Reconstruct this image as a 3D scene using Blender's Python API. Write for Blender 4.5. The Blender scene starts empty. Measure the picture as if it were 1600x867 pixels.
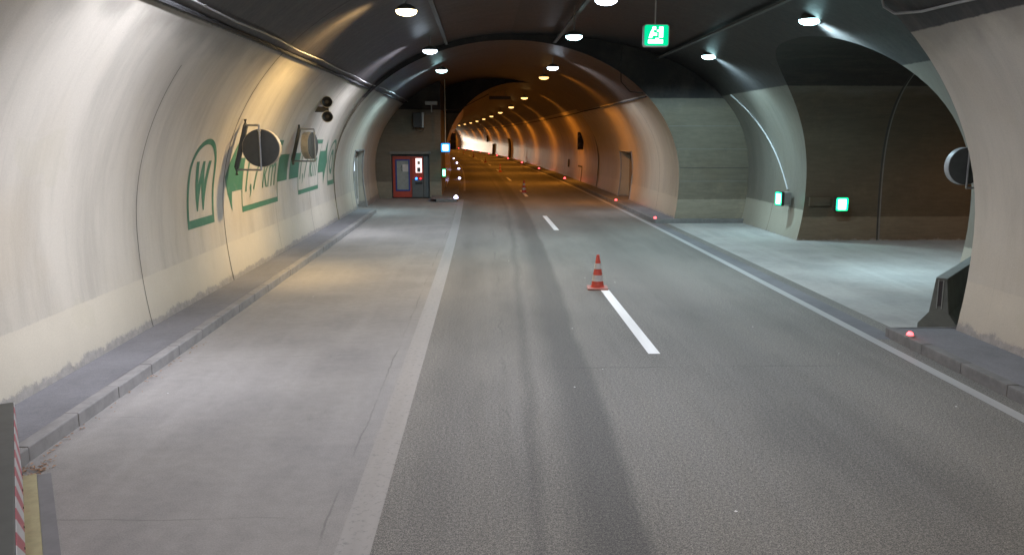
import bpy, bmesh, math, random
from mathutils import Vector, Matrix
random.seed(7)
R = math.radians
sc = bpy.context.scene
COL = sc.collection

# ------------------------------------------------------------------ camera, world, exposure
cam_d = bpy.data.cameras.new('camera'); cam = bpy.data.objects.new('camera', cam_d); COL.objects.link(cam)
cam_d.sensor_width = 36; cam_d.lens = 1260/1600*36; cam_d.clip_start = .1; cam_d.clip_end = 2000
cam.location = (0, 0, 3.2); cam.rotation_euler = (R(90-9.86), 0, R(-1.836))
sc.camera = cam
w = bpy.data.worlds.new('World'); sc.world = w; w.use_nodes = True
bg = w.node_tree.nodes['Background']; bg.inputs[0].default_value = (.02, .03, .06, 1); bg.inputs[1].default_value = .05
sc.view_settings.view_transform = 'Standard'; sc.view_settings.look = 'None'
sc.view_settings.exposure = .12; sc.view_settings.gamma = 1
sc.cycles.max_bounces = 7; sc.cycles.diffuse_bounces = 5; sc.cycles.glossy_bounces = 3
sc.cycles.sample_clamp_indirect = 4; sc.cycles.use_denoising = True
sc.cycles.caustics_reflective = False; sc.cycles.caustics_refractive = False
try: sc.cycles.use_light_tree = True
except Exception: pass

BR = 3100.0
def bx(x, y): return x - max(0., y-15.)**2/BR
def byaw(y): return math.atan(2*max(0., y-15.)/BR)     # tangent turn to the left

# ------------------------------------------------------------------ materials
class NT:
    def __init__(s, name, rough=.8, metal=0., color=(.5,.5,.5), spec=.5):
        s.m = bpy.data.materials.new(name); s.m.use_nodes = True
        s.t = s.m.node_tree; s.b = s.t.nodes['Principled BSDF']
        s.b.inputs['Base Color'].default_value = (*color, 1); s.b.inputs['Roughness'].default_value = rough
        s.b.inputs['Metallic'].default_value = metal; s.b.inputs['Specular IOR Level'].default_value = spec
        s._pos = None
    def n(s, t, **k):
        nd = s.t.nodes.new(t)
        for a, v in k.items(): setattr(nd, a, v)
        return nd
    def l(s, a, b): s.t.links.new(a, b)
    def put(s, sock, v):
        if isinstance(v, (int, float)): sock.default_value = v
        elif isinstance(v, tuple): sock.default_value = (*v, 1) if len(v) == 3 and len(sock.default_value) == 4 else v
        else: s.l(v, sock)
    def pos(s):
        if s._pos is None:
            g = s.n('ShaderNodeNewGeometry'); sp = s.n('ShaderNodeSeparateXYZ'); s.l(g.outputs['Position'], sp.inputs[0])
            s._pos = (g.outputs['Position'], sp.outputs[0], sp.outputs[1], sp.outputs[2])
        return s._pos
    def ma(s, op, a, b=0., c=0.):
        nd = s.n('ShaderNodeMath', operation=op); s.put(nd.inputs[0], a); s.put(nd.inputs[1], b); s.put(nd.inputs[2], c)
        return nd.outputs[0]
    def noise(s, scale, vec=None, detail=4, rough=.55, stretch=None):
        nd = s.n('ShaderNodeTexNoise'); nd.inputs['Scale'].default_value = scale; nd.inputs['Detail'].default_value = detail
        nd.inputs['Roughness'].default_value = rough
        v = vec if vec is not None else s.pos()[0]
        if stretch:
            mp = s.n('ShaderNodeMapping'); mp.inputs['Scale'].default_value = stretch; s.l(v, mp.inputs[0]); v = mp.outputs[0]
        s.l(v, nd.inputs['Vector']); return nd.outputs['Fac']
    def ramp(s, x, a, b, smooth=True):
        nd = s.n('ShaderNodeMapRange'); nd.interpolation_type = 'SMOOTHSTEP' if smooth else 'LINEAR'
        s.put(nd.inputs[0], x); nd.inputs[1].default_value = a; nd.inputs[2].default_value = b
        return nd.outputs[0]
    def mix(s, f, a, b, mode='MIX'):
        nd = s.n('ShaderNodeMix', data_type='RGBA', blend_type=mode); nd.clamp_factor = True
        s.put(nd.inputs[0], f); s.put(nd.inputs[6], a); s.put(nd.inputs[7], b); return nd.outputs[2]
    def bump(s, h, strength=.3, dist=.01):
        nd = s.n('ShaderNodeBump'); nd.inputs['Strength'].default_value = strength; nd.inputs['Distance'].default_value = dist
        s.l(h, nd.inputs['Height']); s.l(nd.outputs[0], s.b.inputs['Normal'])
    def color(s, c): s.put(s.b.inputs['Base Color'], c)
    def roughness(s, r): s.put(s.b.inputs['Roughness'], r)

def lining_mat(name, upper, lower, dark, zline=4.9, dado=.95, base_z=.3, rgh=.38, raw=(.29,.275,.25), grime=.5, spots=True):
    s = NT(name, rough=rgh); P, X, Y, Z = s.pos()
    big = s.noise(.5, detail=3); streak = s.noise(1.0, stretch=(.3, 1.9, .3), detail=8, rough=.65)
    fine = s.noise(9, detail=6, rough=.7); grain = s.noise(60, detail=3)
    g1 = s.ramp(streak, .38, .72)
    up = s.mix(s.ma('MULTIPLY', g1, grime), upper, tuple(c*.42 for c in upper))
    up = s.mix(s.ma('MULTIPLY', s.ramp(big, .45, .7), .35), up, tuple(c*k for c, k in zip(upper, (.82, .74, .62))))
    lowc = s.mix(s.ma('MULTIPLY', s.ramp(big, .35, .7), .5), lower, tuple(c*.78 for c in lower))
    e = s.ma('MULTIPLY', s.ma('SUBTRACT', fine, .5), .05)
    zl = s.ma('ADD', Z, e)
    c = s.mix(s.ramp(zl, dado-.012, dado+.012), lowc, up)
    # ragged worn foot: bare concrete
    eb = s.ma('MULTIPLY', s.ma('SUBTRACT', s.noise(2.6, detail=12, rough=.8), .5), .5)
    zb = s.ma('ADD', Z, eb)
    rawc = s.mix(s.ramp(fine, .35, .65), raw, tuple(c*.75 for c in raw))
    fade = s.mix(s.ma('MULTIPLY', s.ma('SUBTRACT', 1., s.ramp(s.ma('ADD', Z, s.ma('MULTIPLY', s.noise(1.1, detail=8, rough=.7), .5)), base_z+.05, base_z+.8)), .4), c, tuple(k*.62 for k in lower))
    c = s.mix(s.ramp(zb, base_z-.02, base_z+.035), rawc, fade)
    drip = s.ramp(s.noise(1.0, stretch=(.1, 9, .25), detail=6, rough=.7), .62, .78)
    c = s.mix(s.ma('MULTIPLY', drip, .28), c, tuple(k*.45 for k in upper))
    if grime != .5 and grime < .45 and spots: patch = s.ramp(s.noise(.9, stretch=(1, .8, .9), detail=2), .62, .64)
    if grime < .45 and spots: c = s.mix(s.ma('MULTIPLY', patch, .13), c, (.36, .33, .22))
    # noisy darkening just below the dark ceiling paint, then the paint
    top_dark = s.ramp(s.ma('ADD', Z, s.ma('MULTIPLY', s.ma('SUBTRACT', s.noise(1.3, detail=5), .5), .9)), zline-.45, zline)
    c = s.mix(s.ma('MULTIPLY', top_dark, .55), c, (.13, .12, .1))
    dk = s.mix(s.ramp(s.noise(1.2, stretch=(.6, 2.4, .4), detail=9, rough=.72), .42, .66), dark, tuple(min(1, c*k) for c, k in zip(dark, (3.2, 2.8, 2.4))))
    c = s.mix(s.ramp(s.ma('ADD', Z, s.ma('MULTIPLY', e, .8)), zline-.01, zline+.01), c, dk)
    c = s.mix(s.ma('MULTIPLY', s.ramp(grain, .3, .7), .12), c, (.1, .09, .09))
    if not spots:      # board marks of the raw concrete
        bd = s.noise(2.2, stretch=(.8, .8, 5.0), detail=8, rough=.75)
        c = s.mix(s.ma('MULTIPLY', s.ramp(bd, .35, .65), .38), c, s.mix(1., c, (.5,.5,.48), 'MULTIPLY'))
        df = s.noise(1.4, stretch=(1, 1, .6), detail=9, rough=.75)
        c = s.mix(s.ma('MULTIPLY', s.ramp(df, .5, .72), .35), c, s.mix(1., c, (1.7,1.65,1.55), 'MULTIPLY'))
    s.color(c)
    s.roughness(s.ma('ADD', s.ma('ADD', rgh-.1, s.ma('MULTIPLY', fine, .22)), s.ma('MULTIPLY', s.ramp(Z, zline-.02, zline+.02), .14)))
    s.bump(s.ma('ADD', s.ma('MULTIPLY', fine, .6), s.noise(2.5, stretch=(1, 3, 1))), .22, .012)
    return s.m

CEIL = (.014, .013, .0135)
M = {}
M['lining'] = lining_mat('painted_lining', (.46,.425,.355), (.52,.475,.38), CEIL, rgh=.31, base_z=.25, grime=.4)
M['lining_far'] = lining_mat('grimy_amber_lit_lining', (.36,.28,.17), (.27,.21,.13), (.016,.014,.012), rgh=.3, grime=.9)  # amber lamplight put into the wall colours, with heavy grime streaks over it
M['lining_pier'] = lining_mat('tan_pier_lining', (.43,.395,.33), (.48,.435,.35), CEIL, rgh=.4, base_z=.25, grime=.3, zline=4.75)
M['lining_mid'] = lining_mat('yellowed_lining', (.44,.385,.285), (.48,.42,.31), (.016,.014,.012), zline=4.75, rgh=.3, base_z=.2, grime=.42)
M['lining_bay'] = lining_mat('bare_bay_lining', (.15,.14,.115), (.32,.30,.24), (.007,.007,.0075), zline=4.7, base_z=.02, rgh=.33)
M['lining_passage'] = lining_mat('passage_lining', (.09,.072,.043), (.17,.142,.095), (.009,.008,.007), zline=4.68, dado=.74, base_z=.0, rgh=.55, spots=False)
M['raw'] = lining_mat('board_marked_concrete', (.155,.135,.095), (.25,.225,.165), CEIL, zline=4.62, dado=.88, base_z=0, rgh=.7, grime=.4, spots=False)

def simple(name, col, rough=.6, metal=0., vary=.25, scale=6, bump=0.):
    s = NT(name, rough=rough, metal=metal, color=col)
    f = s.ramp(s.noise(scale, detail=5, rough=.65), .35, .7)
    s.color(s.mix(s.ma('MULTIPLY', f, vary), col, tuple(c*.45 for c in col)))
    if bump: s.bump(s.noise(scale*4, detail=4), bump, .004)
    return s.m
def emis(name, col, st):
    m = bpy.data.materials.new(name); m.use_nodes = True; b = m.node_tree.nodes['Principled BSDF']
    b.inputs['Base Color'].default_value = (*col, 1); b.inputs['Emission Color'].default_value = (*col, 1)
    b.inputs['Emission Strength'].default_value = st; b.inputs['Roughness'].default_value = .3
    return m

# asphalt: grain, worn tyre tracks, a dark band with a drifting edge, blotches
s = NT('asphalt', rough=.78); P, X, Y, Z = s.pos()
u = s.ma('MAXIMUM', s.ma('SUBTRACT', Y, 15.), 0.); xu = s.ma('ADD', X, s.ma('DIVIDE', s.ma('MULTIPLY', u, u), BR))
xu = s.ma('ADD', xu, s.ma('MULTIPLY', s.ma('SUBTRACT', s.noise(.22, detail=3), .5), .35))
grain = s.noise(85, detail=2, rough=.8); g2 = s.noise(30, detail=4, rough=.8)
blot = s.noise(.55, stretch=(1, .35, 1), detail=6, rough=.6); tr = s.noise(2.2, stretch=(1.4, .04, 1), detail=4)
base = s.mix(s.ramp(blot, .35, .68), (.166,.16,.148), (.118,.114,.107))
base = s.mix(s.ma('MULTIPLY', s.ramp(tr, .42, .64), .45), base, (.165,.161,.155))
edge = s.ma('ADD', s.ma('MULTIPLY', Y, .022), 1.16)
edge = s.ma('MINIMUM', edge, 1.95)
d1 = s.ma('SUBTRACT', xu, edge)
band = s.ma('MULTIPLY', s.ramp(d1, -.75, -.3), s.ma('SUBTRACT', 1., s.ramp(d1, -.05, .12)))
band2 = s.ma('MULTIPLY', s.ramp(d1, -1.0, -.86), s.ma('SUBTRACT', 1., s.ramp(d1, -.86, -.7)))
base = s.mix(s.ma('MULTIPLY', band, .64), base, (.052,.05,.049))
base = s.mix(s.ma('MULTIPLY', band2, .4), base, (.06,.058,.056))
lft = s.ma('MULTIPLY', s.ramp(xu, -1.0, -.5), s.ma('SUBTRACT', 1., s.ramp(xu, -.5, .1)))
base = s.mix(s.ma('MULTIPLY', lft, .3), base, (.06,.058,.056))
rt = s.ma('MULTIPLY', s.ramp(xu, 3.0, 3.6), s.ma('SUBTRACT', 1., s.ramp(xu, 3.9, 4.4)))
base = s.mix(s.ma('MULTIPLY', rt, .2), base, (.06,.058,.056))
base = s.mix(s.ramp(grain, .30, .72, False), tuple([.35]*3), tuple([1.75]*3)) if False else s.mix(1., base, s.mix(s.ramp(grain, .32, .68), (.3,.3,.31), (1.75,1.72,1.62)), 'MULTIPLY')
base = s.mix(.7, base, s.mix(s.ramp(g2, .35, .65), (.55,.55,.56), (1.5,1.48,1.42)), 'MULTIPLY')
scr = s.ramp(s.noise(9, stretch=(1.6, .018, 1), detail=3, rough=.7), .70, .78)
base = s.mix(s.ma('MULTIPLY', scr, .5), base, (.26,.255,.25))
spill = s.ramp(s.noise(1.7, detail=7, rough=.65), .66, .74)
base = s.mix(s.ma('MULTIPLY', spill, .35), base, (.05,.048,.047))
wobx = s.ma('ADD', X, s.ma('MULTIPLY', s.ma('SUBTRACT', s.noise(.8, detail=8, rough=.7), .5), .5))
crk = s.ma('SUBTRACT', 1., s.ramp(s.ma('ABSOLUTE', s.ma('SUBTRACT', wobx, .25)), .006, .022))
base = s.mix(s.ma('MULTIPLY', crk, s.ma('MULTIPLY', s.ramp(s.noise(.35), .45, .62), .35)), base, (.035,.034,.033))
wy = s.ma('ADD', Y, s.ma('MULTIPLY', s.ma('SUBTRACT', s.noise(1.1, detail=7, rough=.7), .5), .35))
crk2 = s.ma('SUBTRACT', 1., s.ramp(s.ma('ABSOLUTE', s.ma('SUBTRACT', s.ma('FRACT', s.ma('DIVIDE', wy, 7.3)), .5)), .001, .005))
base = s.mix(s.ma('MULTIPLY', crk2, s.ma('MULTIPLY', s.ramp(s.noise(.5), .48, .6), .4)), base, (.05,.048,.047))
s.color(base); s.bump(s.ma('ADD', grain, g2), .35, .006); M['asphalt'] = s.m

def dusty(name, a, b, cracks=True, grainamt=.5):
    s = NT(name, rough=.85); P, X, Y, Z = s.pos()
    blot = s.noise(.7, detail=6, rough=.6); st = s.noise(1.6, stretch=(1.2, .1, 1), detail=4); g = s.noise(70, detail=3, rough=.7)
    c = s.mix(s.ramp(blot, .33, .7), a, b)
    c = s.mix(s.ma('MULTIPLY', s.ramp(st, .45, .7), .4), c, tuple(k*1.18 for k in a))
    if cracks:
        wob = s.ma('MULTIPLY', s.ma('SUBTRACT', s.noise(.9, detail=4), .5), .25)
        m = s.ma('ABSOLUTE', s.ma('SUBTRACT', s.ma('FRACT', s.ma('DIVIDE', s.ma('ADD', Y, wob), 2.6)), .5))
        c = s.mix(s.ma('MULTIPLY', s.ma('SUBTRACT', 1., s.ramp(m, .001, .006)), s.ma('MULTIPLY', s.ramp(s.noise(.5), .42, .6), .5)), c, tuple(k*.45 for k in a))
        w2 = s.ma('ADD', s.ma('ADD', X, s.ma('MULTIPLY', s.ma('SUBTRACT', s.noise(1.2, detail=6), .5), .12)), 1.36)
        c = s.mix(s.ma('MULTIPLY', s.ma('SUBTRACT', 1., s.ramp(s.ma('ABSOLUTE', w2), .003, .016)), s.ma('MULTIPLY', s.ramp(s.noise(.6, detail=6), .4, .6), .5)), c, tuple(k*.4 for k in a))
        # dark scuffs
        sc_ = s.ramp(s.noise(.8, stretch=(1, .5, 1), detail=8, rough=.7), .6, .72)
        c = s.mix(s.ma('MULTIPLY', sc_, .35), c, tuple(k*.55 for k in b))
    c = s.mix(.6, c, s.mix(s.ramp(s.noise(7, detail=10, rough=.75), .35, .65), (.9,.9,.9), (1.09,1.09,1.08)), 'MULTIPLY')
    c = s.mix(grainamt, c, s.mix(s.ramp(g, .32, .68), (.72,.72,.73), (1.28,1.27,1.24)), 'MULTIPLY')
    s.color(c); s.bump(g, .25, .004); return s.m
M['layby'] = dusty('dusty_layby_paving', (.25,.238,.222), (.205,.196,.187))
M['bay'] = dusty('dusty_bay_paving', (.33,.325,.305), (.26,.257,.245), cracks=False)
M['walk'] = dusty('walkway_asphalt', (.155,.155,.165), (.115,.115,.122), cracks=False)
M['kerb'] = simple('kerb_concrete', (.225,.218,.21), .85, vary=.45, scale=4, bump=.4)
M['kerb_dark'] = simple('dark_kerb_concrete', (.165,.162,.155), .85, vary=.5, scale=4, bump=.4)
def paintmat(name, col, wear):
    s = NT(name, rough=.6); c = s.mix(s.ramp(s.noise(16, detail=8, rough=.75), wear, wear+.14), col, (.15,.147,.145))
    c = s.mix(s.ma('MULTIPLY', s.ramp(s.noise(1.3, stretch=(3, .3, 1), detail=5), .4, .7), .3), c, tuple(k*.6 for k in col))
    s.color(c); return s.m
M['paint'] = paintmat('white_road_paint', (.78,.78,.76), .78)
M['oldpaint'] = paintmat('worn_grey_road_paint', (.245,.235,.22), .52)
M['edgepaint'] = paintmat('dusty_edge_paint', (.34,.34,.33), .60)
s = NT('green_wall_paint', rough=.42, color=(.035,.13,.075))
s.color(s.mix(s.ramp(s.noise(5, detail=8, rough=.75), .5, .75), (.04,.135,.08), (.12,.19,.14))); M['green'] = s.m
M['joint'] = simple('joint_gap', (.05,.047,.045), .9)
M['joint_pale'] = simple('joint_repair_mortar', (.17,.17,.155), .8)
M['cable'] = simple('black_cable', (.02,.02,.02), .85)
M['conduit'] = simple('steel_conduit', (.36,.36,.35), .6, .3)
M['tray'] = simple('grey_cable_tray', (.11,.105,.1), .6, .3)
M['black'] = simple('black_housing', (.018,.018,.018), .5)
M['darkgrey'] = simple('dark_grey_sheet', (.065,.068,.062), .55, vary=.35)
M['whitemetal'] = simple('white_enamel', (.62,.61,.58), .4, vary=.3)
M['caserim'] = simple('weathered_case_rim', (.33,.30,.245), .5, vary=.4); M['caserim_grey'] = simple('weathered_grey_rim', (.30,.32,.33), .5, vary=.4)
M['steel'] = simple('galvanised_steel', (.34,.34,.33), .45, .6)
M['beige'] = simple('beige_metal', (.42,.38,.28), .5)
M['red'] = simple('red_door_paint', (.42,.055,.03), .45, vary=.2)
M['blue'] = simple('blue_frame_paint', (.03,.06,.28), .45)
M['doorgrey'] = simple('grey_door_paint', (.10,.115,.115), .5)
M['glasspane'] = simple('frosted_pane', (.30,.33,.31), .15, vary=.3)
M['cone_red'] = simple('orange_red_cone_rubber', (.55,.075,.045), .6, vary=.5)
M['cone_white'] = simple('grey_white_reflective_band', (.52,.50,.47), .35, vary=.45, scale=14)
M['cone_base'] = simple('faded_cone_base', (.36,.16,.13), .7)
M['concrete'] = simple('barrier_concrete', (.11,.12,.105), .85, vary=.5, scale=3, bump=.5)
M['concrete_top'] = simple('barrier_pale_concrete', (.21,.23,.21), .85, vary=.3, scale=3, bump=.4)  # paler concrete tone for the barrier top and slot rims
M['yellow'] = simple('faded_yellow_paint', (.33,.30,.165), .7, vary=.35, scale=9)
M['padgrey'] = simple('pad_concrete', (.17,.17,.17), .85)
M['leaf'] = simple('dry_leaf', (.35,.21,.12), .8, vary=.5, scale=20)
M['oak'] = simple('brown_door_leaf', (.17,.13,.075), .5)
M['carpaint'] = simple('dark_car_paint', (.05,.05,.06), .3, .2); M['rubber'] = simple('tyre_rubber', (.02,.02,.02), .8)
s = NT('red_white_chevron_sheet', rough=.5); P, X, Y, Z = s.pos()
v = s.ma('FRACT', s.ma('ADD', s.ma('MULTIPLY', Y, 2.9), s.ma('MULTIPLY', Z, 5.0)))
s.color(s.mix(s.ramp(s.ma('ABSOLUTE', s.ma('SUBTRACT', v, .5)), .235, .255), (.36,.09,.11), (.46,.46,.46))); M['chevron'] = s.m
M['e_cool'] = emis('lens_cool', (.72,.85,1), 14); M['e_cyan'] = emis('lens_cyan', (.55,.95,1), 14)
M['e_mild'] = emis('lens_mild', (1,.86,.66), 14); M['e_warm'] = emis('lens_warm', (1,.78,.42), 14); M['e_sod'] = emis('lens_sodium', (1,.55,.17), 3.2)
M['e_red'] = emis('stud_red', (1,.06,.07), 7); M['e_blue'] = emis('stud_blue_white', (.6,.6,1), 16)
M['e_green'] = emis('sign_green', (.0,.62,.27), 1.15); M['e_white'] = emis('sign_white', (.85,1,.93), 2.6)
M['e_bluesign'] = emis('sign_blue', (.03,.25,.95), 1.4); M['e_bluewhite'] = emis('sign_blue_white', (.75,.93,1), 2.2)
M['e_cab'] = emis('cabinet_light', (1,.82,.8), 1.5); M['e_btnblue'] = emis('button_blue', (.03,.2,1), 5); M['e_btnred'] = emis('button_red', (1,.03,.05), 2.0)
M['e_head'] = emis('headlight', (1,.97,.9), 30); M['e_door'] = emis('lit_room_behind_door', (.8,.9,1), 1.2)

# ------------------------------------------------------------------ mesh helpers
def setp(o, label=None, cat=None, group=None, kind=None):
    if label: o['label'] = label
    if cat: o['category'] = cat
    if group: o['group'] = group
    if kind: o['kind'] = kind
    return o
def empty(name, loc, rz=0, label=None, cat=None, group=None):
    o = bpy.data.objects.new(name, None); COL.objects.link(o); o.location = loc; o.rotation_euler = (0, 0, rz)
    o.empty_display_size = .1
    return setp(o, label, cat, group)
class MB:
    def __init__(s): s.v = []; s.f = []; s.smooth = False
    def add(s, vs, fs):
        k = len(s.v); s.v += [tuple(v) for v in vs]; s.f += [tuple(i+k for i in f) for f in fs]; return s
    def box(s, x0, y0, z0, x1, y1, z1):
        return s.add([(x0,y0,z0),(x1,y0,z0),(x1,y1,z0),(x0,y1,z0),(x0,y0,z1),(x1,y0,z1),(x1,y1,z1),(x0,y1,z1)],
                     [(0,3,2,1),(4,5,6,7),(0,1,5,4),(1,2,6,5),(2,3,7,6),(3,0,4,7)])
    def grid(s, rows):
        n = len(rows[0]); vs = [p for r in rows for p in r]
        fs = [(i*n+j, i*n+j+1, (i+1)*n+j+1, (i+1)*n+j) for i in range(len(rows)-1) for j in range(n-1)]
        return s.add(vs, fs)
    def tube(s, pts, r, n=10, cap=True):
        pts = [Vector(p) for p in pts]; rows = []
        for i, p in enumerate(pts):
            d = (pts[min(i+1, len(pts)-1)] - pts[max(i-1, 0)]).normalized()
            a = d.cross(Vector((0,0,1)));
            if a.length < 1e-3: a = d.cross(Vector((1,0,0)))
            a.normalize(); b = d.cross(a)
            rr = r[i] if isinstance(r, (list, tuple)) else r
            rows.append([tuple(p + (a*math.cos(2*math.pi*k/n) + b*math.sin(2*math.pi*k/n))*rr) for k in range(n+1)])
        s.grid(rows)
        if cap:
            s.add(rows[0][:-1], [tuple(range(n))]); s.add(rows[-1][:-1], [tuple(range(n))])
        return s
    def lathe(s, prof, n=24, c=(0,0,0), axis='z'):
        rows = []
        for r, h in prof:
            row = []
            for k in range(n+1):
                a = 2*math.pi*k/n; q = (r*math.cos(a), r*math.sin(a), h)
                if axis == 'y': q = (q[0], q[2], q[1])
                if axis == 'x': q = (q[2], q[0], q[1])
                row.append((q[0]+c[0], q[1]+c[1], q[2]+c[2]))
            rows.append(row)
        return s.grid(rows)
    def build(s, name, mat, parent=None, smooth=False, bevel=0, bend=False, merge=True):
        me = bpy.data.meshes.new(name)
        vs = [(bx(x, y), y, z) for x, y, z in s.v] if bend else s.v
        me.from_pydata(vs, [], s.f)
        bm = bmesh.new(); bm.from_mesh(me)
        if merge: bmesh.ops.remove_doubles(bm, verts=bm.verts, dist=1e-5)
        bmesh.ops.recalc_face_normals(bm, faces=bm.faces)
        if bevel: bmesh.ops.bevel(bm, geom=[e for e in bm.edges if len(e.link_faces) == 2 and e.calc_face_angle(0) > .6], offset=bevel, segments=2, profile=.6, affect='EDGES')
        if smooth:
            for f in bm.faces: f.smooth = True
            for e in bm.edges:
                if len(e.link_faces) == 2 and e.calc_face_angle(0) > R(35): e.smooth = False
        bm.to_mesh(me); bm.free()
        me.materials.append(mat); o = bpy.data.objects.new(name, me); COL.objects.link(o)
        if parent: o.parent = parent
        return o
def rng(a, b, st):
    n = max(1, round(abs(b-a)/st)); return [a+(b-a)*i/n for i in range(n+1)]
def struct(o): o['kind'] = 'structure'; return o

# ------------------------------------------------------------------ vault profiles: half width at height z
def half(cx, a, b, n=2., bl=7.6, zc=1.7, sgn=1):
    def f(z):
        if z < zc: return cx + sgn*a*math.sqrt(1-((zc-z)/bl)**2)
        u = min(1., (z-zc)/b); return cx + sgn*a*(1-u**n)**(1/n)
    f.crown = zc+b; f.cx = cx; return f
AL = half(1., 6.6, 5.2, sgn=-1); AR = half(1., 6.68, 5.2)
BRt = half(1., 9.0, 5.2, n=2.35)
DL = half(1., 6.56, 4.98, sgn=-1); DR = half(1., 6.36, 4.98)
CL = half(2.4, 4.55, 4.75, sgn=-1); CR = half(2.4, 4.9, 4.75)
def zrows(crown, extra=(), zc=1.7, n=26):
    b = crown-zc
    zs = [0, .15, .3, .6, .95, 1.3] + [zc+b*math.sin(math.pi/2*i/n) for i in range(n+1)]
    zs = sorted(set([round(z, 4) for z in zs] + list(extra))); return [z for z in zs if z <= crown+1e-6]
def sheet(mb, prof, ys, extra=(), holes=()):
    zs = zrows(prof.crown, extra)
    for i in range(len(zs)-1):
        for j in range(len(ys)-1):
            ym, zm = (ys[j]+ys[j+1])/2, (zs[i]+zs[i+1])/2
            if any(h[0] < ym < h[1] and zm < h[2] for h in holes): continue
            mb.add([(prof(zs[i]), ys[j], zs[i]), (prof(zs[i]), ys[j+1], zs[i]), (prof(zs[i+1]), ys[j+1], zs[i+1]), (prof(zs[i+1]), ys[j], zs[i+1])], [(0,1,2,3)])
    return mb
def annulus(mb, inner, outer, y, z0=0., zmax=None):
    top = min(inner.crown, outer.crown); zs = [z for z in zrows(top, (z0,)) if z >= z0 and (zmax is None or z <= zmax)]
    for a, b in zip(zs, zs[1:]):
        mb.add([(inner(a), y, a), (outer(a), y, a), (outer(b), y, b), (inner(b), y, b)], [(0,1,2,3)])
    return mb
def cap(mb, crown, OL, OR, y):
    zs = [z for z in zrows(min(OL.crown, OR.crown), (crown,)) if z >= crown-1e-6]
    for a, b in zip(zs, zs[1:]):
        mb.add([(OL(a), y, a), (OR(a), y, a), (OR(b), y, b), (OL(b), y, b)], [(0,1,2,3)])
def arc_strip(prof, y, wdt, z0, z1, off=.004, mat='joint', parent=None, n=40, name='joint'):
    mb = MB(); rows = []
    for i in range(n+1):
        z = z0+(z1-z0)*math.sin(math.pi/2*i/n) if z1 >= prof.crown-.05 else z0+(z1-z0)*i/n
        x = prof(z); s_ = 1 if x < prof.cx else -1
        rows.append([(x+s_*off, y-wdt/2, z), (x+s_*off, y+wdt/2, z)])
    if z1 >= prof.crown-.05:
        rows = [[(p[0], p[1], p[2]-(off if i > n*.6 else 0)) for p in r] for i, r in enumerate(rows)]
    return mb.grid(rows).build(name, M[mat], parent, bend=True)

# ---- near + bay left wall (continuous), Y -60..30.4
ll = empty('tunnel_wall', (AL(0), 15, 0), 0, 'long cream painted curved left wall with green distance markings', 'tunnel wall')
def local(o, root): o.parent = root; o.matrix_parent_inverse = Matrix.Translation(-Vector(root.location)) if not root.rotation_euler.z else root.matrix_basis.inverted(); return o
def keep(o, root):
    o.parent = root; o.matrix_parent_inverse = (Matrix.Translation(root.location) @ root.rotation_euler.to_matrix().to_4x4()).inverted(); return o
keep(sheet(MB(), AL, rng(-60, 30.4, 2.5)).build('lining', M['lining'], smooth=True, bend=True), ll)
for y in (4.4, 26.0): keep(arc_strip(AL, y, .02, .15, 6.85), ll)
keep(arc_strip(AL, 13.05, .018, .15, 4.3), ll); keep(arc_strip(AL, 17.37, .035, .15, 6.88), ll); keep(arc_strip(AL, 21.7, .01, .3, 4.9), ll)
# ---- near right wall
lr = empty('tunnel_wall', (7.6, 8, 0), 0, 'near right curved wall, plain pale plaster ending at the side bay', 'tunnel wall')
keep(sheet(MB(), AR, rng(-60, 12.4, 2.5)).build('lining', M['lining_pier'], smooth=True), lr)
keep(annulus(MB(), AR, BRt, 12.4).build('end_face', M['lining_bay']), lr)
# ---- bay right wall with the arched opening
def PH(z):
    if z < 1.7: return 4.3*math.sqrt(1-((1.7-z)/9.)**2)
    u = min(1., (z-1.7)/3.9); return 4.3*(1-u**2.6)**(1/2.6)
YP = 20.65; PCR = 5.6
zz = [0,.15,.3,.6,.74,.95,1.3]+[1.7+3.9*math.sin(math.pi/2*i/24) for i in range(25)]+[5.66,5.8,6.0,6.2,6.4,6.55,6.68,6.78,6.85,6.885,6.9]
lb = empty('bay_wall', (9.9, 27.5, 0), 0, 'bare grey curved wall of the side bay around the arched opening', 'tunnel wall')
mb = MB(); rows1 = []; rows2 = []
for z in zz:
    hw = PH(z) if z < PCR-1e-4 else 0
    rows1.append([(BRt(z), 12.4+(YP-hw-12.4)*j/6, z) for j in range(7)])
    rows2.append([(BRt(z), YP+hw+(30.4-YP-hw)*j/6, z) for j in range(7)])
mb.grid(rows1); mb.grid(rows2)
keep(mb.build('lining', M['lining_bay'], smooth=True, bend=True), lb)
# near jamb of the opening is pale painted plaster on the visible return
keep(arc_strip(BRt, 27.6, .02, .0, .95), lb)
mbe = annulus(MB(), DR, BRt, 30.4); 
ew = empty('concrete_end_wall', (8.5, 30.4, 0), 0, 'board marked raw concrete wall closing the side bay', 'wall')
zt = min(DR.crown, AL.crown)
annulus(mbe, DL, AL, 30.4, 0.); cap(mbe, DR.crown, AL, BRt, 30.4)
keep(mbe.build('wall_face', M['raw'], bend=True), ew)
for z in (2.05, 1.55, 2.75, 3.6): keep(MB().box(DR(z)+.03, 30.392, z, BRt(z)-.03, 30.398, z+.018).build('board_joint', M['joint_pale' if z != 2.05 else 'joint'], bend=True), ew)
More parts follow.
